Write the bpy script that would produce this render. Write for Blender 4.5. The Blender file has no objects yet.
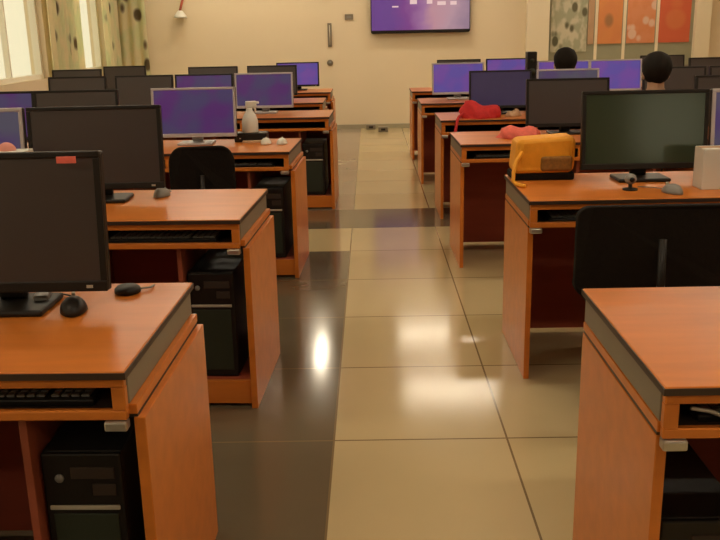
import bpy, bmesh, math, random
from mathutils import Vector, Matrix
random.seed(4)
scene = bpy.context.scene
C = bpy.context.collection
PI = math.pi

# ------------------------------------------------------------------ camera
F, PITCH, YAW, ROLL, CAMZ = 871.0, 0.267, 0.0159, -0.0221, 1.3923
cd = bpy.data.cameras.new('camera'); cam = bpy.data.objects.new('camera', cd); C.objects.link(cam)
cd.sensor_width = 36.0; cd.lens = F / 720 * 36.0; cd.clip_start = 0.05
R = Matrix.Rotation(YAW, 3, 'Z') @ Matrix.Rotation(PI / 2 - PITCH, 3, 'X') @ Matrix.Rotation(ROLL, 3, 'Z')
cam.matrix_world = Matrix.Translation((0, 0, CAMZ)) @ R.to_4x4()
scene.camera = cam

def at(px, py, Y):
    """point of the place seen at photo pixel (px, py) at distance Y down the room"""
    d = R @ Vector(((px - 360) / F, -(py - 270) / F, -1.0))
    t = Y / d.y
    return Vector((d.x * t, Y, CAMZ + d.z * t))

# ------------------------------------------------------------------ materials
def mat(name, col, rough=0.5, metal=0.0, spec=0.5, noise=0.0, nscale=(6, 6, 6), bump=0.0, coat=0.0):
    m = bpy.data.materials.new(name); m.use_nodes = True
    nt = m.node_tree; b = nt.nodes['Principled BSDF']
    b.inputs['Base Color'].default_value = (*col, 1)
    b.inputs['Roughness'].default_value = rough
    b.inputs['Metallic'].default_value = metal
    b.inputs['Specular IOR Level'].default_value = spec
    b.inputs['Coat Weight'].default_value = coat
    if noise or bump:
        tc = nt.nodes.new('ShaderNodeTexCoord'); mp = nt.nodes.new('ShaderNodeMapping')
        mp.inputs['Scale'].default_value = nscale
        nz = nt.nodes.new('ShaderNodeTexNoise'); nz.inputs['Scale'].default_value = 1.0; nz.inputs['Detail'].default_value = 5
        nt.links.new(tc.outputs['Object'], mp.inputs['Vector']); nt.links.new(mp.outputs[0], nz.inputs['Vector'])
        if noise:
            mx = nt.nodes.new('ShaderNodeMix'); mx.data_type = 'RGBA'
            mx.inputs[6].default_value = (*[c * (1 - noise) for c in col], 1)
            mx.inputs[7].default_value = (*[min(1, c * (1 + noise)) for c in col], 1)
            nt.links.new(nz.outputs['Fac'], mx.inputs[0]); nt.links.new(mx.outputs[2], b.inputs['Base Color'])
        if bump:
            bp = nt.nodes.new('ShaderNodeBump'); bp.inputs['Strength'].default_value = bump; bp.inputs['Distance'].default_value = 0.01
            nt.links.new(nz.outputs['Fac'], bp.inputs['Height']); nt.links.new(bp.outputs[0], b.inputs['Normal'])
    return m

M = {}
M['wood'] = mat('orange_wood', (0.57, 0.172, 0.026), 0.30, noise=0.22, nscale=(3, 18, 18), spec=0.28)
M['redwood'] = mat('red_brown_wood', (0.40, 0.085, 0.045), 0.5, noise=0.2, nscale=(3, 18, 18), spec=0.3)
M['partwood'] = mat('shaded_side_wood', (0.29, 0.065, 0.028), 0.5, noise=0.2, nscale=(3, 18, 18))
M['edge'] = mat('dark_edge_band', (0.035, 0.018, 0.010), 0.45)
M['apron'] = mat('grey_apron', (0.20, 0.165, 0.115), 0.45, noise=0.08)
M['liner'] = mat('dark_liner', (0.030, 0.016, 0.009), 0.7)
M['bracket'] = mat('steel_bracket', (0.5, 0.47, 0.40), 0.3, 0.8)
M['black'] = mat('black_plastic', (0.011, 0.008, 0.006), 0.42, spec=0.3)
M['blacksoft'] = mat('black_fabric', (0.009, 0.006, 0.004), 0.85, spec=.15, noise=0.3, nscale=(60, 60, 60), bump=0.2)
M['grill'] = mat('dark_green_mesh', (0.016, 0.022, 0.010), 0.6)
M['strip'] = mat('pale_strip', (0.50, 0.45, 0.36), 0.3, 0.3)
M['silver'] = mat('silver_plastic', (0.46, 0.42, 0.42), 0.35, 0.2)
M['screen_off'] = mat('blank_screen', (0.042, 0.030, 0.027), 0.34, spec=0.6)
M['screen_green'] = mat('blank_green_screen', (0.030, 0.046, 0.026), 0.12, spec=0.75)
M['white'] = mat('white_plastic', (0.70, 0.68, 0.60), 0.4)
M['grey'] = mat('grey_plastic', (0.22, 0.21, 0.19), 0.4)
M['red'] = mat('red_cloth', (0.55, 0.02, 0.02), 0.8, noise=0.3, nscale=(30, 30, 30), bump=0.4)
M['pinkred'] = mat('pink_red_cloth', (0.70, 0.13, 0.09), 0.8, noise=0.3, nscale=(30, 30, 30), bump=0.4)
M['yellow'] = mat('yellow_cloth', (0.80, 0.33, 0.012), 0.65, noise=0.15, nscale=(25, 25, 25), bump=0.3)
M['mustard'] = mat('brown_mesh', (0.22, 0.095, 0.012), 0.8, noise=0.6, nscale=(90, 90, 90))
M['pink'] = mat('pink_card', (0.70, 0.28, 0.22), 0.6)
M['tan'] = mat('tan_cloth', (0.48, 0.30, 0.17), 0.8, noise=0.2)
M['hair'] = mat('black_hair', (0.009, 0.006, 0.004), 0.75, spec=.2, noise=0.4, nscale=(60, 60, 20), bump=0.3)
M['skin'] = mat('skin', (0.42, 0.25, 0.15), 0.55)
M['shirt'] = mat('dark_shirt', (0.025, 0.022, 0.026), 0.85, noise=0.2)
M['trousers'] = mat('dark_trousers', (0.02, 0.02, 0.03), 0.85)
M['eye'] = mat('eye', (0.6, 0.6, 0.55), 0.2)
M['wall'] = mat('cream_wall', (0.74, 0.62, 0.43), 0.55, noise=0.05, nscale=(0.7, 0.7, 0.7), spec=0.35)
M['wallnear'] = mat('darkened_unseen_wall', (0.20, 0.14, 0.085), 0.6, noise=0.2, nscale=(6, 6, .6))  # unseen wall, made dark brown to deepen screen reflections and blacks
M['base'] = mat('grey_baseboard', (0.34, 0.30, 0.20), 0.5)
M['ceil'] = mat('white_ceiling', (0.70, 0.66, 0.56), 0.8)
M['pilaster'] = mat('pale_pilaster', (0.80, 0.70, 0.50), 0.6)
M['frame'] = mat('pale_window_frame', (0.85, 0.80, 0.66), 0.5)
M['green'] = mat('grey_green_board', (0.30, 0.29, 0.19), 0.7, noise=0.12, nscale=(4, 4, 4))

def emis(name, col, s):
    m = bpy.data.materials.new(name); m.use_nodes = True
    b = m.node_tree.nodes['Principled BSDF']
    b.inputs['Base Color'].default_value = (0.02, 0.02, 0.02, 1); b.inputs['Roughness'].default_value = 0.35
    b.inputs['Emission Color'].default_value = (*col, 1); b.inputs['Emission Strength'].default_value = s
    return m
LAMP = (1.0, 0.86, 0.64)
M['lamp'] = emis('lit_diffuser', LAMP, 34.0)
M['icon'] = emis('pale_screen_icon', (0.75, 0.52, 0.50), 1.0)

def screen_lit(name, c0, c1, scale=5.0, s=1.0):
    """a lit desktop: two colours in soft patches, given off by the screen itself"""
    m = emis(name, c0, s); nt = m.node_tree; b = nt.nodes['Principled BSDF']
    tc = nt.nodes.new('ShaderNodeTexCoord'); nz = nt.nodes.new('ShaderNodeTexNoise'); nz.inputs['Scale'].default_value = scale; nz.inputs['Detail'].default_value = 1
    nt.links.new(tc.outputs['Object'], nz.inputs['Vector'])
    rp = nt.nodes.new('ShaderNodeValToRGB'); rp.color_ramp.elements[0].position = .42; rp.color_ramp.elements[1].position = .58
    rp.color_ramp.elements[0].color = (*c0, 1); rp.color_ramp.elements[1].color = (*c1, 1)
    nt.links.new(nz.outputs['Fac'], rp.inputs['Fac']); nt.links.new(rp.outputs['Color'], b.inputs['Emission Color'])
    return m
M['lit_purple'] = screen_lit('lit_purple_screen', (0.036, 0.024, 0.085), (0.054, 0.004, 0.092))
M['lit_bright'] = screen_lit('lit_bright_violet_screen', (0.075, 0.045, 0.25), (0.12, 0.040, 0.24))
M['lit_dark'] = screen_lit('lit_dark_blue_screen', (0.012, 0.005, 0.034), (0.014, 0.006, 0.036))
M['lit_blue'] = screen_lit('lit_dim_blue_screen', (0.050, 0.045, 0.075), (0.045, 0.022, 0.085))

def tv_mat():
    m = emis('wall_screen_picture', (0.2, 0.1, 0.2), 1.0); nt = m.node_tree; b = nt.nodes['Principled BSDF']
    tc = nt.nodes.new('ShaderNodeTexCoord'); sp = nt.nodes.new('ShaderNodeSeparateXYZ')
    nz = nt.nodes.new('ShaderNodeTexNoise'); nz.inputs['Scale'].default_value = 4
    nt.links.new(tc.outputs['Object'], sp.inputs[0]); nt.links.new(tc.outputs['Object'], nz.inputs['Vector'])
    ad = nt.nodes.new('ShaderNodeMath'); ad.operation = 'MULTIPLY_ADD'; ad.inputs[1].default_value = 0.35; nt.links.new(nz.outputs['Fac'], ad.inputs[0]); nt.links.new(sp.outputs[0], ad.inputs[2])
    mr = nt.nodes.new('ShaderNodeMapRange'); mr.inputs[1].default_value = -.50; mr.inputs[2].default_value = .90
    nt.links.new(ad.outputs[0], mr.inputs[0])
    rp = nt.nodes.new('ShaderNodeValToRGB'); e = rp.color_ramp.elements
    e[0].position = 0.18; e[0].color = (0.115, 0.035, 0.21, 1); e[1].position = .95; e[1].color = (.27, .17, .24, 1)
    for p, c in ((.34, (.17, .035, .20)), (.50, (.30, .13, .28)), (.62, (.46, .23, .27)), (.80, (.42, .25, .30))):
        x = e.new(p); x.color = (*c, 1)
    nt.links.new(mr.outputs[0], rp.inputs[0]); nt.links.new(rp.outputs[0], b.inputs['Emission Color'])
    return m
M['tv'] = tv_mat()

def print_mat(name, base, motif, scale, thr, second=None, transl=0.0):
    """cloth or paper with a printed scatter of motifs"""
    m = mat(name, base, 0.8); nt = m.node_tree; b = nt.nodes['Principled BSDF']
    tc = nt.nodes.new('ShaderNodeTexCoord'); mp = nt.nodes.new('ShaderNodeMapping'); mp.inputs['Scale'].default_value = scale
    vo = nt.nodes.new('ShaderNodeTexVoronoi'); vo.inputs['Scale'].default_value = 1; vo.inputs['Randomness'].default_value = .75
    nt.links.new(tc.outputs['Object'], mp.inputs[0]); nt.links.new(mp.outputs[0], vo.inputs['Vector'])
    rp = nt.nodes.new('ShaderNodeValToRGB'); rp.color_ramp.elements[0].position = thr; rp.color_ramp.elements[1].position = thr + .10
    rp.color_ramp.elements[0].color = (1, 1, 1, 1); rp.color_ramp.elements[1].color = (0, 0, 0, 1)
    nt.links.new(vo.outputs['Distance'], rp.inputs[0])
    mx = nt.nodes.new('ShaderNodeMix'); mx.data_type = 'RGBA'; mx.inputs[6].default_value = (*base, 1); mx.inputs[7].default_value = (*motif, 1)
    if second:
        nz = nt.nodes.new('ShaderNodeTexNoise'); nz.inputs['Scale'].default_value = 1.2; nt.links.new(mp.outputs[0], nz.inputs['Vector'])
        r2 = nt.nodes.new('ShaderNodeValToRGB'); r2.color_ramp.elements[0].position = .45; r2.color_ramp.elements[1].position = .58
        r2.color_ramp.elements[0].color = (*base, 1); r2.color_ramp.elements[1].color = (*second, 1)
        nt.links.new(nz.outputs['Fac'], r2.inputs[0]); nt.links.new(r2.outputs[0], mx.inputs[6])
    nt.links.new(rp.outputs[0], mx.inputs[0]); nt.links.new(mx.outputs[2], b.inputs['Base Color'])
    if transl:
        tr = nt.nodes.new('ShaderNodeBsdfTranslucent'); ms = nt.nodes.new('ShaderNodeMixShader'); ms.inputs[0].default_value = transl
        nt.links.new(mx.outputs[2], tr.inputs[0]); nt.links.new(b.outputs[0], ms.inputs[1]); nt.links.new(tr.outputs[0], ms.inputs[2])
        nt.links.new(ms.outputs[0], nt.nodes['Material Output'].inputs[0])
    return m
M['curtain'] = print_mat('cream_leaf_print_cloth', (0.90, 0.84, 0.62), (0.20, 0.15, 0.08), (4.2, 4.2, 2.6), .19, (0.80, 0.82, 0.58), transl=.62)
M['leafpaper'] = print_mat('leaf_print_paper', (0.56, 0.52, 0.38), (0.12, 0.11, 0.06), (7, 7, 4.2), .30, (0.36, 0.36, 0.24))
M['orange'] = print_mat('orange_paper', (0.66, 0.25, 0.08), (0.36, 0.17, 0.07), (3.0, 3.0, 2.0), .16, (0.64, 0.23, 0.08))
M['floral'] = print_mat('floral_orange_paper', (0.64, 0.24, 0.10), (0.70, 0.46, 0.34), (6, 6, 5), .34, (0.66, 0.26, 0.12))
M['redpaper'] = print_mat('red_paper', (0.60, 0.12, 0.05), (0.62, 0.17, 0.06), (2, 2, 2), .25)

def floor_mat():
    m = mat('glossy_floor_tiles', (0.5, 0.4, 0.2), 0.2, spec=0.5); nt = m.node_tree; b = nt.nodes['Principled BSDF']
    N = nt.nodes.new; L = nt.links.new
    tc = N('ShaderNodeTexCoord'); sp = N('ShaderNodeSeparateXYZ'); L(tc.outputs['Object'], sp.inputs[0])
    def mth(op, a, b_=None, c=None):
        n = N('ShaderNodeMath'); n.operation = op
        for i, v in enumerate((a, b_, c)):
            if v is None: continue
            if isinstance(v, (int, float)): n.inputs[i].default_value = v
            else: L(v, n.inputs[i])
        return n.outputs[0]
    TX, TY = 0.61, 0.69
    u = mth('DIVIDE', mth('SUBTRACT', sp.outputs[0], -0.15), TX); v = mth('DIVIDE', mth('SUBTRACT', sp.outputs[1], 6.26), TY)
    iu = mth('FLOOR', u); iv = mth('FLOOR', v); fu = mth('FRACT', u); fv = mth('FRACT', v)
    # joints
    def joint(f, w):
        a = mth('LESS_THAN', f, w); c_ = mth('GREATER_THAN', f, 1 - w); return mth('MAXIMUM', a, c_)
    j = mth('MAXIMUM', joint(fu, 0.006), joint(fv, 0.006))
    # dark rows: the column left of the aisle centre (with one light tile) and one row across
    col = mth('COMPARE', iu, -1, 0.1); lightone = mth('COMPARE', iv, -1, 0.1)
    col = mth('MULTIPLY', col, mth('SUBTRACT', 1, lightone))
    desk_shade = mth('COMPARE', iu, -2, 0.1)  # shade under the left desks, painted as a still darker column
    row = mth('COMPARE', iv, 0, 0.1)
    dark = mth('MAXIMUM', mth('MAXIMUM', col, row), desk_shade)
    far = mth('MULTIPLY', mth('GREATER_THAN', iv, 0.5), mth('SUBTRACT', 1, row))   # dark column past the row: wall's reflection painted in as paler grey
    cb = N('ShaderNodeCombineXYZ'); L(iu, cb.inputs[0]); L(iv, cb.inputs[1])
    wn = N('ShaderNodeTexWhiteNoise'); wn.noise_dimensions = '2D'; L(cb.outputs[0], wn.inputs['Vector'])
    nz = N('ShaderNodeTexNoise'); nz.inputs['Scale'].default_value = 2.2; nz.inputs['Detail'].default_value = 3; L(tc.outputs['Object'], nz.inputs['Vector'])
    def mix(f, a, b_):
        n = N('ShaderNodeMix'); n.data_type = 'RGBA'
        L(f, n.inputs[0])
        for i, vv in ((6, a), (7, b_)):
            if isinstance(vv, tuple): n.inputs[i].default_value = (*vv, 1)
            else: L(vv, n.inputs[i])
        return n.outputs[2]
    lt = mix(nz.outputs['Fac'], (0.46, 0.37, 0.19), (0.56, 0.43, 0.22))
    lt = mix(mth('MULTIPLY', wn.outputs['Value'], 0.5), lt, (0.56, 0.44, 0.27))
    dk = mix(desk_shade, mix(nz.outputs['Fac'], (0.11, 0.085, 0.052), (0.155, 0.118, 0.072)), mix(nz.outputs['Fac'], (0.060, 0.045, 0.027), (0.085, 0.064, 0.040)))
    dk_reflection = mix(nz.outputs['Fac'], (0.30, 0.24, 0.17), (0.36, 0.27, 0.20))
    dk = mix(far, dk, dk_reflection)
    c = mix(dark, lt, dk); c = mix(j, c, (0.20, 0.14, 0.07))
    L(c, b.inputs['Base Color'])
    rr = mth('MULTIPLY_ADD', nz.outputs['Fac'], 0.10, 0.08); L(rr, b.inputs['Roughness'])
    return m
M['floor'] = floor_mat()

# ------------------------------------------------------------------ mesh helpers
class MB:
    def __init__(s): s.bm = bmesh.new()
    def _take(s, b, mi=0, smooth=False):
        for f in b.faces: f.material_index = mi; f.smooth = smooth
        me = bpy.data.meshes.new('tmp'); b.to_mesh(me); b.free(); s.bm.from_mesh(me); bpy.data.meshes.remove(me)
    def box(s, x0, x1, y0, y1, z0, z1, bev=0.0, mi=0, seg=2, mtx=None):
        b = bmesh.new(); bmesh.ops.create_cube(b, size=1)
        for v in b.verts: v.co = Vector(((x0 + x1) / 2 + v.co.x * (x1 - x0), (y0 + y1) / 2 + v.co.y * (y1 - y0), (z0 + z1) / 2 + v.co.z * (z1 - z0)))
        if bev: bmesh.ops.bevel(b, geom=list(b.edges), offset=bev, segments=seg, profile=.5, affect='EDGES', clamp_overlap=True)
        if mtx: bmesh.ops.transform(b, matrix=mtx, verts=b.verts)
        s._take(b, mi); return s
    def ell(s, c, r, mi=0, u=20, v=12, mtx=None, fn=None):
        b = bmesh.new(); bmesh.ops.create_uvsphere(b, u_segments=u, v_segments=v, radius=1)
        for p in b.verts:
            q = p.co.copy()
            if fn: q = fn(q)
            p.co = Vector((c[0] + q.x * r[0], c[1] + q.y * r[1], c[2] + q.z * r[2]))
        if mtx: bmesh.ops.transform(b, matrix=mtx, verts=b.verts)
        s._take(b, mi, True); return s
    def tube(s, pts, r, n=10, mi=0):
        pts = [Vector(p) for p in pts]; rs = r if isinstance(r, (list, tuple)) else [r] * len(pts)
        b = bmesh.new(); rings = []
        for i, p in enumerate(pts):
            t = (pts[min(i + 1, len(pts) - 1)] - pts[max(i - 1, 0)]).normalized()
            a = t.orthogonal().normalized() if i == 0 else (prev - t * prev.dot(t)).normalized()
            prev = a; c = t.cross(a)
            rings.append([b.verts.new(p + (a * math.cos(k * 2 * PI / n) + c * math.sin(k * 2 * PI / n)) * rs[i]) for k in range(n)])
        for i in range(len(rings) - 1):
            for k in range(n): b.faces.new((rings[i][k], rings[i][(k + 1) % n], rings[i + 1][(k + 1) % n], rings[i + 1][k]))
        b.faces.new(rings[0][::-1]); b.faces.new(rings[-1])
        bmesh.ops.recalc_face_normals(b, faces=b.faces)
        s._take(b, mi, True); return s
    def lathe(s, c, prof, n=20, mi=0):
        return s.tube([(c[0], c[1], c[2] + z) for _, z in prof], [max(r, .0005) for r, _ in prof], n, mi)
    def slab(s, outline, y0, y1, mi=0, bev=0.0):
        """an outline in x-z given a thickness along y"""
        b = bmesh.new(); vs = [b.verts.new((x, y0, z)) for x, z in outline]; f = b.faces.new(vs)
        ex = bmesh.ops.extrude_face_region(b, geom=[f]); 
        for v in [g for g in ex['geom'] if isinstance(g, bmesh.types.BMVert)]: v.co.y = y1
        bmesh.ops.recalc_face_normals(b, faces=b.faces)
        if bev: bmesh.ops.bevel(b, geom=list(b.edges), offset=bev, segments=2, profile=.5, affect='EDGES', clamp_overlap=True)
        s._take(b, mi); return s
    def build(s, name, m, parent=None, loc=None):
        me = bpy.data.meshes.new(name); s.bm.to_mesh(me); s.bm.free()
        for x in (m if isinstance(m, (list, tuple)) else [m]): me.materials.append(x)
        o = bpy.data.objects.new(name, me); C.objects.link(o)
        if parent: o.parent = parent
        if loc is not None: o.location = loc
        return o

def tag(o, label, cat, group=None):
    o['label'] = label; o['category'] = cat
    if group: o['group'] = group
    return o
def thing(name, label, cat, loc=(0, 0, 0), rz=0, group=None):
    o = bpy.data.objects.new(name, None); C.objects.link(o); o.location = loc; o.rotation_euler = (0, 0, rz); o.empty_display_size = .1
    return tag(o, label, cat, group)
def struct(o):
    o['kind'] = 'structure'; return o
def copy_tree(o, parent=None):
    c = o.copy(); C.objects.link(c)
    if parent: c.parent = parent
    for ch in list(o.children): copy_tree(ch, c)
    return c
def rounded(x0, x1, z0, z1, r, n=6):
    out = []
    for cx, cz, a in ((x1 - r, z1 - r, 0), (x0 + r, z1 - r, 90), (x0 + r, z0 + r, 180), (x1 - r, z0 + r, 270)):
        for k in range(n + 1):
            t = math.radians(a + 90 * k / n); out.append((cx + r * math.cos(t), cz + r * math.sin(t)))
    return out

# ------------------------------------------------------------------ the room
XL, XR, YN, YB, ZC = -3.70, 5.55, -3.2, 13.1, 3.05
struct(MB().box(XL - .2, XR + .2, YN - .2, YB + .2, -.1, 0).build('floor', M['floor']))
struct(MB().box(XL - .2, XR + .2, YN - .2, YB + .2, ZC, ZC + .1).build('ceiling', M['ceil']))
struct(MB().box(XL - .2, XR + .2, YB, YB + .2, 0, ZC).build('wall_back', M['wall']))
NX0, NX1, NZ0, NZ1 = 3.15, 4.15, 1.25, 2.25      # unseen window behind the camera, added to reflect in the greenish screen
struct(MB().box(XL - .2, NX0, YN - .2, YN, 0, ZC).box(NX1, XR + .2, YN - .2, YN, 0, ZC).box(NX0, NX1, YN - .2, YN, 0, NZ0).box(NX0, NX1, YN - .2, YN, NZ1, ZC).build('wall_near', M['wallnear']))
struct(MB().box(XR, XR + .2, YN, YB, 0, ZC).build('wall_right', M['wall']))
WZ0, WZ1 = 0.95, 2.75
wins = [(-2.2, 0.4), (1.6, 4.2), (5.2, 7.9), (8.45, 10.25), (11.05, 12.55)]
wl = MB().box(XL - .2, XL, YN, YB, 0, WZ0).box(XL - .2, XL, YN, YB, WZ1, ZC)
ys = [YN] + [v for w in wins for v in w] + [YB]
for a, b in zip(ys[::2], ys[1::2]): wl.box(XL - .2, XL, a, b, WZ0, WZ1)
struct(wl.build('wall_left', M['wall']))
gl = bpy.data.materials.new('window_glass'); gl.use_nodes = True
nt = gl.node_tree; nt.nodes.remove(nt.nodes['Principled BSDF'])
g1 = nt.nodes.new('ShaderNodeBsdfTransparent'); g2 = nt.nodes.new('ShaderNodeBsdfGlossy'); g2.inputs['Roughness'].default_value = .05
gm = nt.nodes.new('ShaderNodeMixShader'); gm.inputs[0].default_value = .06
nt.links.new(g1.outputs[0], gm.inputs[1]); nt.links.new(g2.outputs[0], gm.inputs[2]); nt.links.new(gm.outputs[0], nt.nodes['Material Output'].inputs[0])
for i, (a, b) in enumerate(wins):
    w = struct(MB().box(XL - .14, XL - .06, a, a + .05, WZ0, WZ1).box(XL - .14, XL - .06, b - .05, b, WZ0, WZ1).box(XL - .14, XL - .06, a + .05, b - .05, WZ0, WZ0 + .05)
               .box(XL - .14, XL - .06, a + .05, b - .05, WZ1 - .05, WZ1).box(XL - .13, XL - .07, (a + b) / 2 - .015, (a + b) / 2 + .015, WZ0 + .05, WZ1 - .05).build('window_%d' % (i + 1), M['frame']))
    MB().box(XL - .105, XL - .095, a + .05, b - .05, WZ0 + .05, WZ1 - .05).build('window_pane', gl, w)
w = struct(MB().box(NX0, NX0 + .05, YN - .14, YN - .06, NZ0, NZ1).box(NX1 - .05, NX1, YN - .14, YN - .06, NZ0, NZ1).box(NX0 + .05, NX1 - .05, YN - .14, YN - .06, NZ0, NZ0 + .05).box(NX0 + .05, NX1 - .05, YN - .14, YN - .06, NZ1 - .05, NZ1).build('window_6', M['frame']))
MB().box(NX0 + .05, NX1 - .05, YN - .105, YN - .095, NZ0 + .05, NZ1 - .05).build('window_pane', gl, w)
struct(MB().box(XL, XR, YB - .018, YB, 0, .06).build('baseboard_back', M['base']))
struct(MB().box(XL, XL + .018, YN, YB - .018, 0, .085).build('baseboard_left', M['base']))
struct(MB().box(XR - .018, XR, YN, YB - .018, 0, .085).build('baseboard_right', M['base']))
# two pale pilasters framing the display board on the back wall
pa, pb = at(526, 30, YB - .03), at(548, 30, YB - .03)
struct(MB().box(pa.x, pb.x, YB - .12, YB, .085, ZC).build('trim_1', M['pilaster']))
pc, pd = at(693, 30, YB - .03), at(708, 30, YB - .03)
struct(MB().box(pc.x, pd.x, YB - .12, YB, .085, ZC).build('trim_2', M['pilaster']))

# ceiling lights
def lamp_proto():
    t = thing('ceiling_light', 'long white ceiling light with a lit diffuser, above the desks', 'ceiling light', group='ceiling lights over the room')
    MB().box(-.62, .62, -.16, .16, -.05, 0, .004).build('housing', M['white'], t)
    MB().box(-.57, .57, -.065, .065, -.062, -.051).build('diffuser', M['lamp'], t)
    return t
lp = lamp_proto(); first = True
for y in (-1.6, 1.0, 3.4, 5.8, 8.0, 10.2, 12.3):
    for x in (-2.1, 0.95, 3.7):
        if x == .95 and y == 8.0: continue
        o = lp if first else copy_tree(lp); first = False
        o.location = (x, y, ZC)
o = copy_tree(lp); o.location = (-.76, 11.6, ZC); o.rotation_euler = (0, 0, PI / 2)
o['label'] = 'long white ceiling light turned lengthwise over the far end of the aisle'

# ------------------------------------------------------------------ desks
W, D = 1.40, 0.645
def desk_proto():
    t = thing('computer_desk', '', 'desk')
    wt = MB().box(0.002, W - .002, 0.002, D - .002, .735, .75, .003).build('worktop', M['wood'], t)
    e = MB().box(0, W, 0, .0035, .7335, .7475).box(0, W, D - .0035, D, .7335, .7475).box(0, .0035, .0035, D - .0035, .7335, .7475).box(W - .0035, W, .0035, D - .0035, .7335, .7475)
    e.build('edge_band', M['edge'], wt)['label'] = 'dark edge band round the worktop'
    for s in (0, 1):
        u = 0.0 if s == 0 else .012; v = 0.0 if s == 0 else .026      # the right-hand side stands a little proud of the worktop
        x = (lambda a, b: (a, b)) if s == 0 else (lambda a, b: (W - b, W - a))
        a, b = x(.006, .02); MB().box(a, b, .032, D - .02, .668, .735, .002).build('side_apron', M['apron'], t)['label'] = 'grey strip under the worktop'
        a, b = x(.004 - u, .022); MB().box(a, b, .032, D - .02, .645, .667, .002).build('apron_rail', M['wood'], t)
        a, b = x(.004 - v, .026 - v * .92); sp = MB().box(a, b, .035, D - .015, 0, .636, .002).build('side_panel', M['wood'], t)
        a, b = x(.006 - u, .024 - u); MB().box(a, b, .04, D - .02, .636, .645).build('shadow_gap', M['edge'], sp)
        a, b = x(.008, .055); MB().box(a, b, .004, .032, .618, .639, .004).build('corner_bracket', M['bracket'], t)['label'] = 'grey metal corner bracket'
    ff = MB().box(.008, W - .008, .012, .031, .711, .734, .003).box(.008, W - .008, .012, .031, .640, .661, .003)
    for a in (.008, W / 2 - .014, W - .036): ff.box(a, a + .028, .012, .031, .661, .711, .002)
    ff.build('front_frame', M['wood'], t)
    MB().box(.024, W - .024, .032, .55, .640, .650).box(.024, W - .024, .54, .55, .650, .734).build('shaded_bay_boards', M['liner'], t)['label'] = 'inside of the keyboard bay, coloured dark for its shade'  # bay boards near black: the unlit recess put into their colour
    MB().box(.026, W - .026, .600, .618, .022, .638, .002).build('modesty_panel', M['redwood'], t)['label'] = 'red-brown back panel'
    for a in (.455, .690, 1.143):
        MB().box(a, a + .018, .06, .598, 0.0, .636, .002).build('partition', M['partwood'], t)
    for a, b in ((.474, .689), (1.162, 1.397)):
        MB().box(a, b, .05, .068, .014, .108, .002).build('plinth_board', M['wood'], t)
        MB().box(a, b, .069, .597, .092, .108).build('compartment_shelf', M['redwood'], t)
    return t
ORD = ['nearest', 'second', 'third', 'fourth', 'fifth', 'farthest']
LY = [1.61, 3.06, 4.90, 6.95, 8.42, 9.90]; LX = [-.492, -.462, -.450, -.32, -.45, -.44]
RY = [1.49, 3.31, 5.06, 6.48, 8.06, 9.70]; RX = [.530, .605, .515, .515, .46, .455]
desk = desk_proto(); first = True
ROT = {'L': [-.018, -.045, -.035, -.02, 0, 0], 'R': [0, 0, .01, 0, 0, 0]}
def row_at(side, r, lx, ly):
    """place at lx from the aisle edge (negative to the left), ly behind the front edge, of a row turned about the middle of its aisle end"""
    c, s_ = math.cos(ROT[side][r]), math.sin(ROT[side][r]); dy = ly - D / 2
    return ((LX if side == 'L' else RX)[r] + c * lx - s_ * dy, (LY if side == 'L' else RY)[r] + D / 2 + s_ * lx + c * dy)
for side in 'LR':
    for r in range(6):
        for k in range(2 if side == 'L' else 3):
            o = desk if first else copy_tree(desk); first = False
            where = ['beside the aisle', 'second from the aisle', 'third from the aisle'][k]
            o['label'] = 'orange wooden computer desk %s, %s row on the %s' % (where, ORD[r], 'left' if side == 'L' else 'right')
            o['group'] = 'computer desks on the %s of the aisle' % ('left' if side == 'L' else 'right')
            if side == 'L':
                o.location = (*row_at('L', r, -W - k * (W + .034), 0), 0)
            else:
                o.location = (*row_at('R', r, k * (W + .034), 0), 0)
            o.rotation_euler = (0, 0, ROT[side][r])

# ------------------------------------------------------------------ monitors
def monitor_proto(kind):
    silver = kind in ('silver_purple', 'silver_bright', 'silver_dark')
    bm_ = M['silver'] if silver else M['black']
    t = thing('monitor', '', 'monitor')
    tl = Matrix.Translation((0, 0, .21)) @ Matrix.Rotation(math.radians(-6), 4, 'X') @ Matrix.Translation((0, 0, -.21))
    w, z0, z1 = .265, .05, .385
    MB().box(-.11, .11, -.07, .09, 0, .016, .006).build('base', bm_, t)
    MB().box(-.035, .035, .035, .06, .014, .25, .008, mtx=None).build('stand_neck', bm_, t)
    c = MB()
    bz = .016; zb = z0 + .026
    c.box(-w, w, -.018, .012, z0, z1, .005, mtx=tl)
    c.box(-.17, .17, .010, .034, z0 + .05, z1 - .06, .010, mtx=tl)
    cs = c.build('casing', M['black'], t)
    b = MB().box(-w, w, -.024, -.016, z1 - bz, z1, .003, mtx=tl).box(-w, w, -.024, -.016, z0, zb, .003, mtx=tl)
    b.box(-w, -w + bz, -.024, -.016, zb, z1 - bz, .002, mtx=tl).box(w - bz, w, -.024, -.016, zb, z1 - bz, .002, mtx=tl)
    b.build('bezel', bm_, cs)
    sm = {'off': 'screen_off', 'green': 'screen_green', 'silver_purple': 'lit_purple', 'silver_bright': 'lit_bright', 'bright': 'lit_bright', 'silver_dark': 'lit_blue', 'dark': 'lit_dark', 'purple': 'lit_purple'}[kind]
    sc = MB().box(-w + bz, w - bz, -.0205, -.0175, zb, z1 - bz, 0, mtx=tl).build('screen', M[sm], cs)
    sc['label'] = {'off': 'blank dark screen', 'green': 'blank greenish screen', 'dark': 'dark blue lit screen', 'silver_dark': 'dim blue lit screen'}.get(kind, 'lit purple screen')
    MB().box(w - .05, w - .035, -.026, -.023, z0 + .009, z0 + .016, mtx=tl).build('power_button', M['strip'], cs)
    return t
protos = {}
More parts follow.
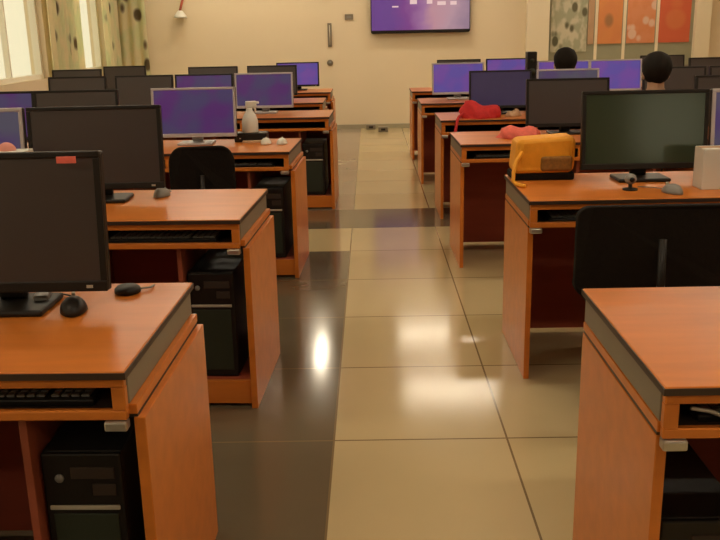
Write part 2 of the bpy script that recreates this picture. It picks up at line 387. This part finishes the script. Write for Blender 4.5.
LOOK = {'off': 'black monitor with a blank dark screen', 'green': 'black monitor with a blank greenish screen', 'silver_purple': 'silver-framed monitor showing a purple desktop',
        'silver_bright': 'silver-framed monitor showing a bright violet desktop', 'bright': 'black monitor showing a bright violet desktop', 'silver_dark': 'silver-framed monitor with a dim bluish screen', 'dark': 'black monitor lit in dark blue', 'purple': 'black monitor showing a purple desktop'}
NTH = ['first', 'second', 'third', 'fourth', 'fifth']
def monitor(side, r, n, kind, edge, px, py, rz=0.0):
    Y = (LY if side == 'L' else RY)[r] + .43
    p = at(px, py, Y); sx, sz = [(1, 1), (1, .985), (.96, .88), (.91, .86), (.93, .88), (.93, .82)][r]
    x = p.x + (.265 * sx if edge == 'l' else -.265 * sx)
    if kind in protos: o = copy_tree(protos[kind])
    else: o = protos[kind] = monitor_proto(kind)
    o.location = (x, Y, .7502); o.rotation_euler = (0, 0, rz); o.scale = (sx, 1, sz)
    o['label'] = '%s, %s %s row, %s from aisle' % (LOOK[kind], 'left' if side == 'L' else 'right', ORD[r], NTH[n])
    o['group'] = 'monitors on the %s desks' % ('left' if side == 'L' else 'right')
    return o
mons = {}
for a in [('L', 0, 0, 'off', 'r', 106, 220), ('L', 1, 0, 'off', 'r', 163, 150, .03), ('L', 1, 1, 'silver_dark', 'r', 24, 125),
          ('L', 2, 0, 'silver_purple', 'r', 236, 105), ('L', 2, 1, 'off', 'r', 118, 96), ('L', 2, 2, 'purple', 'r', 34, 96),
          ('L', 3, 0, 'silver_purple', 'r', 293, 85), ('L', 3, 1, 'purple', 'r', 233, 80), ('L', 3, 2, 'off', 'r', 173, 80), ('L', 3, 3, 'off', 'r', 106, 80),
          ('L', 4, 0, 'off', 'r', 297, 75), ('L', 4, 1, 'off', 'r', 238, 75), ('L', 4, 2, 'off', 'r', 102, 78),
          ('L', 5, 0, 'bright', 'r', 319, 70), ('L', 5, 1, 'off', 'r', 146, 72),
          ('R', 0, 0, 'off', 'l', 745, 200),
          ('R', 1, 0, 'green', 'l', 581, 130), ('R', 1, 1, 'silver_dark', 'l', 709, 130),
          ('R', 2, 0, 'off', 'l', 526, 100), ('R', 2, 1, 'off', 'l', 694, 100),
          ('R', 3, 0, 'dark', 'l', 469, 90), ('R', 3, 1, 'silver_dark', 'l', 536, 90), ('R', 3, 2, 'off', 'l', 642, 90), ('R', 3, 3, 'off', 'l', 708, 90),
          ('R', 4, 0, 'silver_bright', 'l', 432, 75), ('R', 4, 1, 'silver_bright', 'l', 537, 75), ('R', 4, 2, 'silver_bright', 'l', 589, 75), ('R', 4, 3, 'off', 'l', 688, 75),
          ('R', 5, 0, 'off', 'l', 437, 65), ('R', 5, 1, 'bright', 'l', 486, 65), ('R', 5, 2, 'off', 'l', 640, 65)]:
    mons[a[:3]] = monitor(*a)
m0 = mons[('L', 0, 0)]

# ------------------------------------------------------------------ computers in the desk compartments
def tower_proto():
    t = thing('pc_tower', '', 'computer')
    cs = MB().box(-.088, .088, .012, .42, 0, .42, .004).build('case', M['black'], t)
    MB().box(-.088, .088, 0, .014, .002, .418, .005).build('front_panel', M['black'], t)
    for z in (.358, .318): MB().box(-.025 if z > .33 else .02, .072, -.003, .002, z, z + .028, .002).build('drive_bay', M['liner'], t)
    MB().box(-.078, .078, -.005, .001, .284, .295, .003).build('trim_strip', M['strip'], t)['label'] = 'pale horizontal strip'
    MB().box(-.072, .072, -.003, .001, .03, .274, .002).build('front_grille', M['grill'], t)
    MB().tube([(-.05, .001, .36), (-.05, -.004, .36)], .010, 12).build('power_button', M['grey'], t)
    return t
tower = tower_proto(); first = True
def pc(side, r, lx, ly, z, label):
    global first
    o = tower if first else copy_tree(tower); first = False
    o.location = (*row_at(side, r, lx, ly), z); o.rotation_euler = (0, 0, ROT[side][r]); o['label'] = label; o['group'] = 'PC towers under the desks'
for r in range(6):
    pc('L', r, 1.255 - W, .09, .1085, 'black PC tower in the aisle-end compartment of the left desk, %s row' % ORD[r])
for r in range(3):
    pc('R', r, .58, .09, .1085, 'black PC tower in the compartment of the aisle-side right desk, %s row' % ORD[r])
pc('R', 0, .135, .09, .0005, 'black PC tower added for the dark knee space inside the nearest right desk')  # added tower, blackens the shaded knee space

# ------------------------------------------------------------------ keyboards and mice
def kb_proto():
    t = thing('keyboard', '', 'keyboard')
    MB().box(-.21, .21, 0, .135, 0, .016, .004).build('body', M['black'], t)
    k = MB()
    for row in range(5):
        for c in range(14):
            x = -.195 + c * .0215; k.box(x, x + .018, .012 + row * .023, .030 + row * .023, .016, .022, .002, seg=1)
    for row in range(5):
        for c in range(4):
            x = .115 + c * .0215; k.box(x, x + .018, .012 + row * .023, .030 + row * .023, .016, .022, .002, seg=1)
    k.build('keys', M['grey'], t)
    return t
kb = kb_proto(); first = True
for side, r, x, wh in (('L', 0, -.30, 'left'), ('L', 1, -.31, 'left'), ('L', 2, -.31, 'left'), ('R', 0, .30, 'right'), ('R', 1, .30, 'right'), ('R', 2, .30, 'right')):
    o = kb if first else copy_tree(kb); first = False
    o.location = (*row_at(side, r, x, .06), .6502); o.rotation_euler = (0, 0, ROT[side][r])
    o['label'] = 'black keyboard in the open bay of the aisle desk, %s row on the %s' % (ORD[r], wh); o['group'] = 'keyboards in the desk bays'
t = MB().tube([(RX[0] + .07 + .02 * i, RY[0] + .046 + .004 * (i % 3), .688 - .0055 * i) for i in range(6)] + [(RX[0] + .20, RY[0] + .05, .657), (RX[0] + .28, RY[0] + .05, .657)], .0045, 8).build('keyboard_cable', M['strip'])
tag(t, 'pale cable lying in the keyboard bay of the nearest right desk', 'cable')

def mouse(p, m, label, rz=0.0, cable=True):
    t = thing('computer_mouse', label, 'mouse', (p.x, p.y, .7502), rz, 'computer mice on the worktops')
    def fn(q): return Vector((q.x * (1 - .12 * abs(q.y)), q.y, max(q.z, -.02) * (1 - .18 * q.y)))
    MB().ell((0, 0, .002), (.033, .058, .036), fn=fn).build('body', m, t)
    MB().tube([(-.004, .034, .031), (.004, .034, .031)], .008, 10).build('scroll_wheel', M['strip'], t)
    if cable: MB().tube([(0, .055, .008), (.01, .09, .004), (-.02, .13, .004), (-.05, .16, .004)], .0022, 6).build('cable', m, t)
def on_desk(px, py):
    d = R @ Vector(((px - 360) / F, -(py - 270) / F, -1.0)); s = (.75 - CAMZ) / d.z
    return Vector((d.x * s, d.y * s, .75))
mouse(on_desk(74, 311), M['black'], 'black mouse beside the blank monitor on the nearest left desk', .25)
mouse(on_desk(162, 196), M['grey'], 'dark grey mouse on the second left desk, right of its blank monitor', -.1)
mouse(on_desk(672, 193), M['grey'], 'grey mouse in front of the greenish blank monitor on the right', .3)
mouse(on_desk(266, 144), M['white'], 'white mouse on the third left desk, the one farther from its corner', 0, False)
mouse(on_desk(282, 144), M['white'], 'white mouse on the third left desk, the one nearer its corner', 0, False)
p = on_desk(128, 293)
t = thing('cable_adapter', 'small black adapter puck on the nearest left desk by the far edge', 'adapter', (p.x, p.y, .7502), .1)
MB().lathe((0, 0, 0), [(.028, 0), (.034, .004), (.033, .014), (.026, .02)], 18).build('body', M['black'], t)
MB().tube([(.03, .01, .008), (.055, .025, .006), (.06, .05, .004)], .003, 6).build('lead', M['grey'], t)
p = on_desk(42, 305)
t = thing('card_reader', 'small grey card reader beside the nearest monitor stand on the left', 'card reader', (p.x, p.y + .01, .7502), .2)
MB().box(-.018, .018, -.03, .03, 0, .03, .005).build('body', M['grey'], t); MB().box(-.013, .013, -.0315, -.0295, .012, .017).build('slot', M['black'], t)
# R2: little things at the stand
p = on_desk(630, 190)
t = thing('webcam', 'small dark webcam standing in front of the greenish blank monitor', 'webcam', (p.x, p.y, .7502), 0)
MB().lathe((0, 0, 0), [(.03, 0), (.03, .006), (.008, .01), (.008, .03)], 16).build('foot', M['black'], t)
MB().ell((0, 0, .045), (.024, .022, .022)).build('camera_head', M['grey'], t); MB().tube([(0, -.016, .045), (0, -.025, .045)], .010, 12).build('camera_lens', M['black'], t)
# red sticker on the nearest monitor
mm = m0.location
s = MB().box(.178, .222, -.0455, -.0405, .364, .379).build('sticker', M['pinkred']); s.parent = m0; s['label'] = 'small red sticker on the top bezel'
s.matrix_parent_inverse = Matrix.Identity(4)

# ------------------------------------------------------------------ bags, boxes, bottles
def bag_yellow():
    # lies on the left end of the second right desk, against the far edge
    a = on_desk(516, 172); z = .7502
    t = thing('lunch_bag', 'yellow soft bag with black base on the second right desk, beside the greenish monitor', 'bag', (0, 0, 0))
    x0 = at(512, 160, 3.70).x; x1 = at(578, 160, 3.75).x; y = 3.77
    def puff(q): return Vector((q.x + .08 * q.z * q.x, q.y, q.z))
    b = MB().box(x0 + .012, x1 - .004, y, y + .17, z + .028, z + .185, .03, seg=4)
    for v in b.bm.verts:
        f = (v.co.z - z) / .175
        if v.co.x < (x0 + x1) / 2: v.co.x += .022 * f
        v.co.z += .006 * math.sin(v.co.x * 45) * f
        v.co.y += .008 * math.sin(v.co.x * 60 + v.co.z * 30)
    b.build('bag_body', M['yellow'], t)
    MB().box(x0 + .016, x1 - .006, y + .004, y + .166, z, z + .032, .008).build('bag_base', M['blacksoft'], t)['label'] = 'black base of the bag'
    MB().box((x0 + x1) / 2 - .01, x1 - .02, y - .012, y + .02, z + .04, z + .105, .012, seg=3).build('mesh_pocket', M['mustard'], t)['label'] = 'brown mesh pocket'
    xs = x0 + .03
    MB().tube([(xs + .03, y + .01, z + .13), (xs - .005, y - .03, z + .09), (xs - .02, y - .06, z + .05), (xs - .024, y - .08, z + .012), (xs - .018, y - .14, z + .008), (xs + .01, y - .18, z + .008)], .0085, 8).build('bag_strap', M['yellow'], t)
bag_yellow()
def heap(name, cx, cy, rx, ry, h, z, m, label, cat, seed, n=26):
    rd = random.Random(seed); ph = [rd.uniform(0, 6.28) for _ in range(6)]
    def fn(q):
        k = 1 + .16 * math.sin(q.x * 5 + ph[0]) * math.cos(q.y * 4 + ph[1]) + .10 * math.sin(q.x * 11 + q.z * 6 + ph[2])
        return Vector((q.x * k, q.y * k, max(-.0, q.z * (1 + .25 * math.sin(q.x * 4 + ph[3])))))
    o = MB().ell((0, 0, 0), (rx, ry, h), fn=fn, u=n, v=16).build(name, m, None, (cx, cy, z))
    return tag(o, label, cat) if label else o
# red bag on the fourth right desk, strap hanging over the front edge
a = at(479, 115, 6.62)
t = thing('red_bag', 'red cloth bag on the fourth right desk, its strap hanging over the front edge', 'bag', (a.x, RY[3] + .145, .7503))
o = heap('bag_body', 0, 0, .155, .10, .12, 0, M['red'], None, None, 3); o.parent = t
MB().tube([(-.11, -.03, .04), (-.16, -.10, .02), (-.175, -.165, .008), (-.185, -.185, -.03), (-.195, -.186, -.09), (-.20, -.186, -.13)], .011, 8).build('bag_strap', M['red'], t)
a = at(521, 138, 5.30)
heap('crumpled_scarf', a.x, 5.36, .13, .10, .075, .7503, M['pinkred'], 'crumpled pinkish red cloth on the third right desk, behind the yellow bag', 'cloth', 8)
a = at(508, 110, 6.66)
heap('tan_pouch', a.x + .05, RY[3] + .22, .06, .05, .05, .7503, M['tan'], 'small tan pouch on the fourth right desk, right of the red bag', 'pouch', 5)
# white box on the second right desk
a = at(700, 165, 3.50)
t = thing('white_box', 'white carton standing on the second right desk at the right edge of view', 'box', (a.x + .10, 3.52, .7502))
MB().box(-.10, .10, -.05, .05, 0, .165, .004).build('carton', M['white'], t); MB().box(-.101, .101, -.022, .022, .1645, .1665).build('tape', M['tan'], t)
# box on the second left desk with a pink end
a = at(28, 150, 3.30)
t = thing('tissue_box', 'white and pink tissue box on the second left desk, left of its blank monitor', 'tissue box', (a.x - .06, 3.30, .7502))
MB().box(-.06, .06, -.055, .055, 0, .235, .004).build('carton', M['white'], t); MB().box(-.075, -.0605, -.056, .056, .0, .234, .003).build('carton_end', M['pink'], t)
MB().ell((-.02, 0, .236), (.035, .022, .03)).build('tissue', M['pink'], t)
# white spray bottle on a small dark box, third left desk
a = at(251, 130, 5.42)
t = thing('small_router', 'small black box under the white bottle on the third left desk', 'router', (a.x, 5.44, .7502))
MB().box(-.10, .10, -.06, .06, 0, .055, .006).build('case', M['black'], t)
MB().box(-.07, -.06, -.062, -.06, .02, .026).build('indicator', M['strip'], t)
t = thing('spray_bottle', 'white spray bottle standing on the small black box, third left desk', 'bottle', (a.x - .005, 5.43, .8055), .4)
MB().lathe((0, 0, 0), [(.046, 0), (.050, .008), (.050, .07), (.040, .10), (.024, .125), (.019, .14), (.019, .15)], 20).build('body', M['white'], t)
MB().box(-.022, .045, -.014, .014, .150, .190, .006).box(.045, .062, -.008, .008, .172, .186, .003).build('spray_head', M['white'], t)
MB().tube([(.03, 0, .15), (.038, 0, .135), (.034, 0, .118)], [.007, .006, .004], 8).build('trigger', M['white'], t)
# cups on the far left desks
for px, w in ((123, 'left'), (136, 'right')):
    a = at(px, 95, LY[5] + .12)
    t = thing('cup', 'pale cup on the farthest left row, the %s one of the pair' % w, 'cup', (a.x, LY[5] + .12, .7502), group='pale cups on the far left row')
    MB().lathe((0, 0, 0), [(.032, 0), (.040, .09), (.036, .09), (.030, .01)], 16).build('body', M['silver'], t)
    MB().tube([(.036, 0, .07), (.06, 0, .065), (.06, 0, .03), (.034, 0, .025)], .005, 6).build('handle', M['silver'], t)
# slim black tower standing on the fifth right row
a = at(531, 65, RY[4] + .3)
t = thing('desktop_speaker', 'tall black speaker on the fifth right row, left of the person with short hair', 'speaker', (a.x, RY[4] + .3, .7502))
MB().box(-.045, .045, -.06, .06, 0, .43, .008).build('cabinet', M['black'], t)
for z, r_ in ((.12, .034), (.25, .034), (.35, .02)): MB().tube([(0, -.058, z), (0, -.064, z)], r_, 18).build('driver', M['grill'], t)
# pale papers on the second-third left desks
a = on_desk(252, 143)
t = tag(MB().box(-.06, .06, -.03, .03, 0, .012, .002).build('notepad', M['tan'], None, (a.x, a.y + .03, .7502)), 'tan notepad on the third left desk near the white mice', 'notepad')

# ------------------------------------------------------------------ chairs
def chair_proto(bw=.205, zlo=.53, ztop=.845, br=.235, cr=.09):
    t = thing('office_chair', '', 'chair')      # faces +y (to the front of the room)
    MB().box(-.20, .20, -.19, .19, .41, .47, .025, seg=3).build('seat', M['blacksoft'], t)
    b = MB().slab(rounded(-bw, bw, zlo, ztop, cr), -.235, -.20, bev=.008)
    for v in b.bm.verts: v.co.y += -.9 * (v.co.x ** 2) * -1 - .03 * (v.co.z - .53)
    b.build('backrest', M['blacksoft'], t)
    MB().tube([(0, -.10, .405), (0, -.21, .40), (0, -.262, .46), (0, -.246, .70)], .014, 10).build('back_post', M['black'], t)
    MB().tube([(0, 0, .10), (0, 0, .41)], [.026, .018], 14).build('gas_lift', M['black'], t)
    for k in range(5):
        an = PI / 2 + PI / 5 + k * 2 * PI / 5; dx, dy = math.cos(an), math.sin(an)
        l = MB().tube([(0, 0, .105), (dx * .12, dy * .12, .09), (dx * br, dy * br, .066)], [.024, .019, .014], 10).build('base_leg', M['black'], t)
        MB().ell((dx * br, dy * br, .0275), (.02, .02, .0275)).build('caster', M['black'], l)
    return t
chair = chair_proto(); first = True
def place_chair(x, y, rz, label, own=None):
    global first
    if own: o = own
    else: o = chair if first else copy_tree(chair); first = False
    o.location = (x, y, .0005); o.rotation_euler = (0, 0, rz); o['label'] = label; o['group'] = 'black office chairs'; return o
a = at(577, 250, 2.82); place_chair(a.x + .292, RY[1] - .215, 0.0, 'black office chair pushed up to the second right desk', chair_proto(.27, .48, .805, .19, .045))
a = at(196, 155, 4.48); place_chair(a.x, LY[2] - .24, 0.15, 'black round-backed office chair at the third left desk').scale = (.82, 1, 1)

# ------------------------------------------------------------------ people (seen from behind)
def person(px, py, Y, label, chair_label):
    h = at(px, py, Y)                      # centre of the head
    seat = .475
    t = thing('person', label, 'person', (h.x, Y + .02, 0))
    hz = h.z; nz_ = hz - .135; sh = hz - .22
    V, E, RR_ = [], [], []
    def add(p, r, par=None):
        V.append(Vector(p)); RR_.append(r if isinstance(r, tuple) else (r, r))
        if par is not None: E.append((par, len(V) - 1))
        return len(V) - 1
    pel = add((0, -.02, seat + .10), (.155, .11))
    wa = add((0, -.01, seat + .24), (.135, .095), pel); ch = add((0, .01, sh - .10), (.155, .105), wa); up = add((0, .0, sh), (.10, .075), ch)
    nk = add((0, .005, nz_ + .01), (.052, .052), up); hd = add((0, .015, hz - .04), (.070, .080), nk); hd2 = add((0, .012, hz + .03), (.074, .088), hd); add((0, .005, hz + .075), (.045, .05), hd2)
    for s in (-1, 1):
        so = add((s * .165, 0, sh - .035), .058, up); el = add((s * .22, .17, sh - .17), .042, so)
        wr = add((s * .15, .45, .800), .024, el); pa = add((s * .14, .52, .784), (.036, .020), wr)
        for k, (dx, L_) in enumerate(((-.028, .062), (-.010, .072), (.009, .068), (.027, .052))):
            b_ = add((s * .14 + dx, .56, .780), .0095, pa); c_ = add((s * .14 + dx * 1.15, .56 + L_ * .55, .782), .0085, b_); add((s * .14 + dx * 1.2, .56 + L_, .767), .0075, c_)
        th = add((s * .14 - s * .035, .505, .777), .011, pa); add((s * .14 - s * .058, .54, .770), .009, th)
        hp = add((s * .095, .06, seat + .085), .085, pel); kn = add((s * .13, .355, seat + .045), .056, hp); an = add((s * .13, .28, .09), .038, kn); add((s * .135, .37, .045), (.040, .032), an)
    me = bpy.data.meshes.new('body'); me.from_pydata(V, E, [])
    o = bpy.data.objects.new('body', me); C.objects.link(o)
    sk = o.modifiers.new('skin', 'SKIN'); sk.use_smooth_shade = True
    for i, sv in enumerate(me.skin_vertices[0].data): sv.radius = RR_[i]; sv.use_root = (i == pel)
    ss = o.modifiers.new('sub', 'SUBSURF'); ss.levels = 1; ss.render_levels = 1
    dg = bpy.context.evaluated_depsgraph_get(); me2 = bpy.data.meshes.new_from_object(o.evaluated_get(dg))
    o.modifiers.clear(); o.data = me2; me2.name = 'body'
    for m_ in ('shirt', 'skin', 'trousers'): me2.materials.append(M[m_])
    for pl in me2.polygons:
        c = pl.center; pl.use_smooth = True
        if c.z > sh + .045 or (c.y > .42 and c.z > .70): pl.material_index = 1
        elif c.z < seat + .13 and (c.y > .05 or c.z < seat + .06): pl.material_index = 2
        else: pl.material_index = 0
    o.parent = t
    def cap(q):
        if q.y > .25: q = Vector((q.x, .25 + (q.y - .25) * .35, max(q.z, .15)))
        q = Vector((q.x * (1 + .07 * q.z), q.y, q.z)); k = 1 + .025 * math.sin(q.x * 9 + 1) * math.cos(q.z * 8); return q * k
    MB().ell((0, .005, hz + .012), (.098, .112, .112), fn=cap, u=28, v=18).build('hair', M['hair'], t)
    for s in (-1, 1):
        MB().ell((s * .082, .02, hz - .03), (.012, .022, .034)).build('ear', M['skin'], t)
        MB().ell((s * .032, .088, hz - .005), (.014, .010, .009)).build('eye', M['eye'], t)
    MB().tube([(0, .092, hz + .0), (0, .112, hz - .035), (0, .095, hz - .042)], [.009, .015, .008], 10).build('nose', M['skin'], t)
    MB().ell((0, .086, hz - .075), (.024, .012, .007)).build('mouth', M['red'], t)
    place_chair(h.x, Y + .04, 0, chair_label)
person(566, 62, RY[4] - .45, 'person with short black hair seated at the fifth right row, facing away', 'black office chair under the person at the fifth right row')
person(658, 70, RY[3] - .45, 'person with fuller black hair seated at the fourth right row, facing away', 'black office chair under the person at the fourth right row')

# ------------------------------------------------------------------ back wall and curtains
a, b = at(371, 33, 13.02), at(470, 33, 13.02)
cx = (a.x + b.x) / 2; hw = (b.x - a.x) / 2; zb = (a.z + b.z) / 2
t = thing('wall_television', 'large flat wall television showing a purple and pink picture, above the aisle', 'television', (cx, 13.0, zb))
MB().slab(rounded(-hw, hw, 0, .86, .03), 0, .055, bev=.004).build('casing', M['black'], t)
sc_ = MB().box(-hw + .012, hw - .012, -.004, .001, .045, .848).build('screen', M['tv'], t)
for x, z, w_, h_ in ((-.10, .40, .10, .06), (.13, .40, .08, .07), (.30, .38, .12, .05), (.47, .38, .09, .05), (-.36, .36, .09, .02)):
    MB().box(x - w_ / 2, x + w_ / 2, -.007, -.004, z, z + h_, .001).build('screen_icon', M['icon'], sc_)
MB().box(-.2, .2, .055, .098, .25, .6).build('wall_bracket', M['black'], t)
def cloth(name, p0, p1, z0, z1, m, label, cat, amp=.022, n=60, folds=9, group=None):
    """hanging cloth with folds between two floor-plan points, with thickness"""
    p0 = Vector((*p0, 0)); p1 = Vector((*p1, 0)); L_ = (p1 - p0); nrm = Vector((-L_.y, L_.x, 0)).normalized()
    bm = bmesh.new(); gr = []
    for j in range(9):
        z = z0 + (z1 - z0) * j / 8; row = []
        for i in range(n + 1):
            f = i / n; o_ = amp * math.sin(f * folds * 2 * PI + .4 * math.sin(z * 2)) * (1 - .25 * j / 8)
            q = p0 + L_ * f + nrm * o_; row.append(bm.verts.new((q.x, q.y, z)))
        gr.append(row)
    for j in range(8):
        for i in range(n): bm.faces.new((gr[j][i], gr[j][i + 1], gr[j + 1][i + 1], gr[j + 1][i])).smooth = True
    bmesh.ops.recalc_face_normals(bm, faces=bm.faces)
    bmesh.ops.solidify(bm, geom=list(bm.faces), thickness=.004)
    me = bpy.data.meshes.new(name); bm.to_mesh(me); bm.free(); me.materials.append(m)
    o = bpy.data.objects.new(name, me); C.objects.link(o)
    return tag(o, label, cat, group)
cw = XL + .09
cloth('window_curtain', (cw, 10.2), (cw, 11.3), .55, 2.93, M['curtain'], 'cream leaf-printed curtain bunched between the two far left windows', 'curtain', folds=9, group='printed window curtains')
cloth('window_curtain', (cw, 12.30), (cw, 12.98), .55, 2.93, M['curtain'], 'cream leaf-printed curtain at the far corner of the left wall', 'curtain', folds=5, group='printed window curtains')
cloth('window_curtain', (cw, 7.6), (cw, 8.6), .55, 2.93, M['curtain'], 'cream leaf-printed curtain at the near end of the larger left window', 'curtain', folds=8, group='printed window curtains')
a, b = at(118, 60, 12.98), at(149, 60, 12.98)
cloth('wall_hanging', (a.x, 12.99), (b.x, 12.99), .55, 2.93, M['curtain'], 'narrow cream leaf-printed cloth hanging on the back wall, left corner', 'wall hanging', amp=.018, folds=3)
# display board with papers on the right of the back wall
a, b = at(549, 45, 13.06), at(692, 45, 13.06); z0 = at(620, 66, 13.06).z; z1 = 2.55
t = thing('display_board', 'wide grey-green display board on the back wall, right of the television', 'display board', (0, 13.07, 0))
MB().box(a.x, b.x, .004, .0295, z0, z1, .002).build('panel', M['green'], t)
fr = MB()
for q in ((a.x - .03, a.x, z0 - .03, z1 + .03), (b.x, b.x + .03, z0 - .03, z1 + .03), (a.x, b.x, z0 - .03, z0), (a.x, b.x, z1, z1 + .03)): fr.box(q[0], q[1], 0, .0295, q[2], q[3], .003)
fr.build('frame', M['apron'], t)
for px in (596, 624, 657):
    x = at(px, 40, 13.05).x; MB().box(x - .022, x + .022, 0, .0045, at(px, 60, 13.05).z, z1, .003).build('divider_strip', M['pilaster'], t)['label'] = 'pale divider strip'
zp = at(640, 43, 13.05).z
def poster(p0, p1, m, label, zbot=zp):
    x0, x1 = at(p0, 30, 13.05).x, at(p1, 30, 13.05).x
    o = MB().box(0, x1 - x0, -.012, .0001, 0, 2.45 - zbot, .002).build('poster', m, None, (x0, 13.07, zbot))
    tag(o, label, 'poster', 'posters on the display board')
poster(551, 587, M['leafpaper'], 'pale leaf-patterned poster at the left end of the display board', at(570, 52, 13.05).z)
poster(588, 594, M['tan'], 'narrow tan paper strip between the leaf poster and the orange poster')
poster(598, 622, M['orange'], 'plain orange poster left of centre on the display board')
poster(627, 655, M['floral'], 'orange poster with pale pink floral spots on the display board')
poster(659, 690, M['redpaper'], 'red poster at the right end of the display board')
# small things on the back wall
a = at(330, 47, 13.06); b = at(330, 23, 13.06)
t = thing('wall_thermometer', 'slim grey-brown thermometer on the back wall, left of the aisle', 'thermometer', (a.x, 13.085, a.z))
MB().box(-.03, .03, -.008, .014, 0, b.z - a.z, .006).build('board', M['apron'], t); MB().tube([(0, -.010, .03), (0, -.010, b.z - a.z - .03)], .006, 8).build('glass_tube', M['strip'], t)
a = at(330, 63, 13.06)
t = thing('wall_switch', 'small round grey switch under the thermometer on the back wall', 'switch', (a.x, 13.09, a.z))
MB().tube([(0, .009, 0), (0, -.006, 0)], .045, 20).build('plate', M['apron'], t); MB().tube([(0, -.005, 0), (0, -.014, 0)], .018, 12).build('knob', M['grey'], t)
a = at(349, 17, 13.06)
t = thing('wall_socket', 'small grey socket on the back wall just left of the television', 'socket', (a.x, 13.09, a.z))
MB().box(-.06, .06, -.008, .009, -.04, .04, .004).build('plate', M['apron'], t); MB().box(-.03, .03, -.010, -.007, -.012, .012).build('socket_face', M['grey'], t)
a = at(180, 12, 13.0)
t = thing('wall_lamp', 'small white lamp shade on a brown bracket, high on the back wall at left', 'lamp', (a.x, 13.0, a.z))
MB().lathe((0, 0, -.08), [(.10, 0), (.085, .03), (.04, .09), (.025, .10)], 20).build('lamp_shade', M['white'], t)
MB().tube([(.0, .0, .015), (.03, .01, .12), (.05, .05, .20), (.05, .095, .22)], .018, 8).build('bracket', M['redwood'], t)
for px, py, w in ((371, 127, 'left'), (383, 134, 'right')):
    a = at(px, py, 12.8)
    t = thing('floor_socket', 'small dark floor socket box by the back wall, the %s one' % w, 'socket', (a.x, 12.95 if w == 'left' else 12.6, .0005), group='floor sockets by the back wall')
    MB().box(-.07, .07, -.05, .05, 0, .07, .008).build('box', M['apron'], t); MB().box(-.03, .03, -.053, -.049, .02, .05).build('socket_face', M['black'], t)

# ------------------------------------------------------------------ light
w = bpy.data.worlds.new('world'); scene.world = w; w.use_nodes = True
bg = w.node_tree.nodes['Background']; bg.inputs[0].default_value = (0.80, 0.72, 0.47, 1); bg.inputs[1].default_value = 1.25
scene.view_settings.view_transform = 'Standard'; scene.view_settings.look = 'None'
scene.view_settings.gamma = 1.0; scene.view_settings.use_curve_mapping = False
scene.view_settings.exposure = 0.0
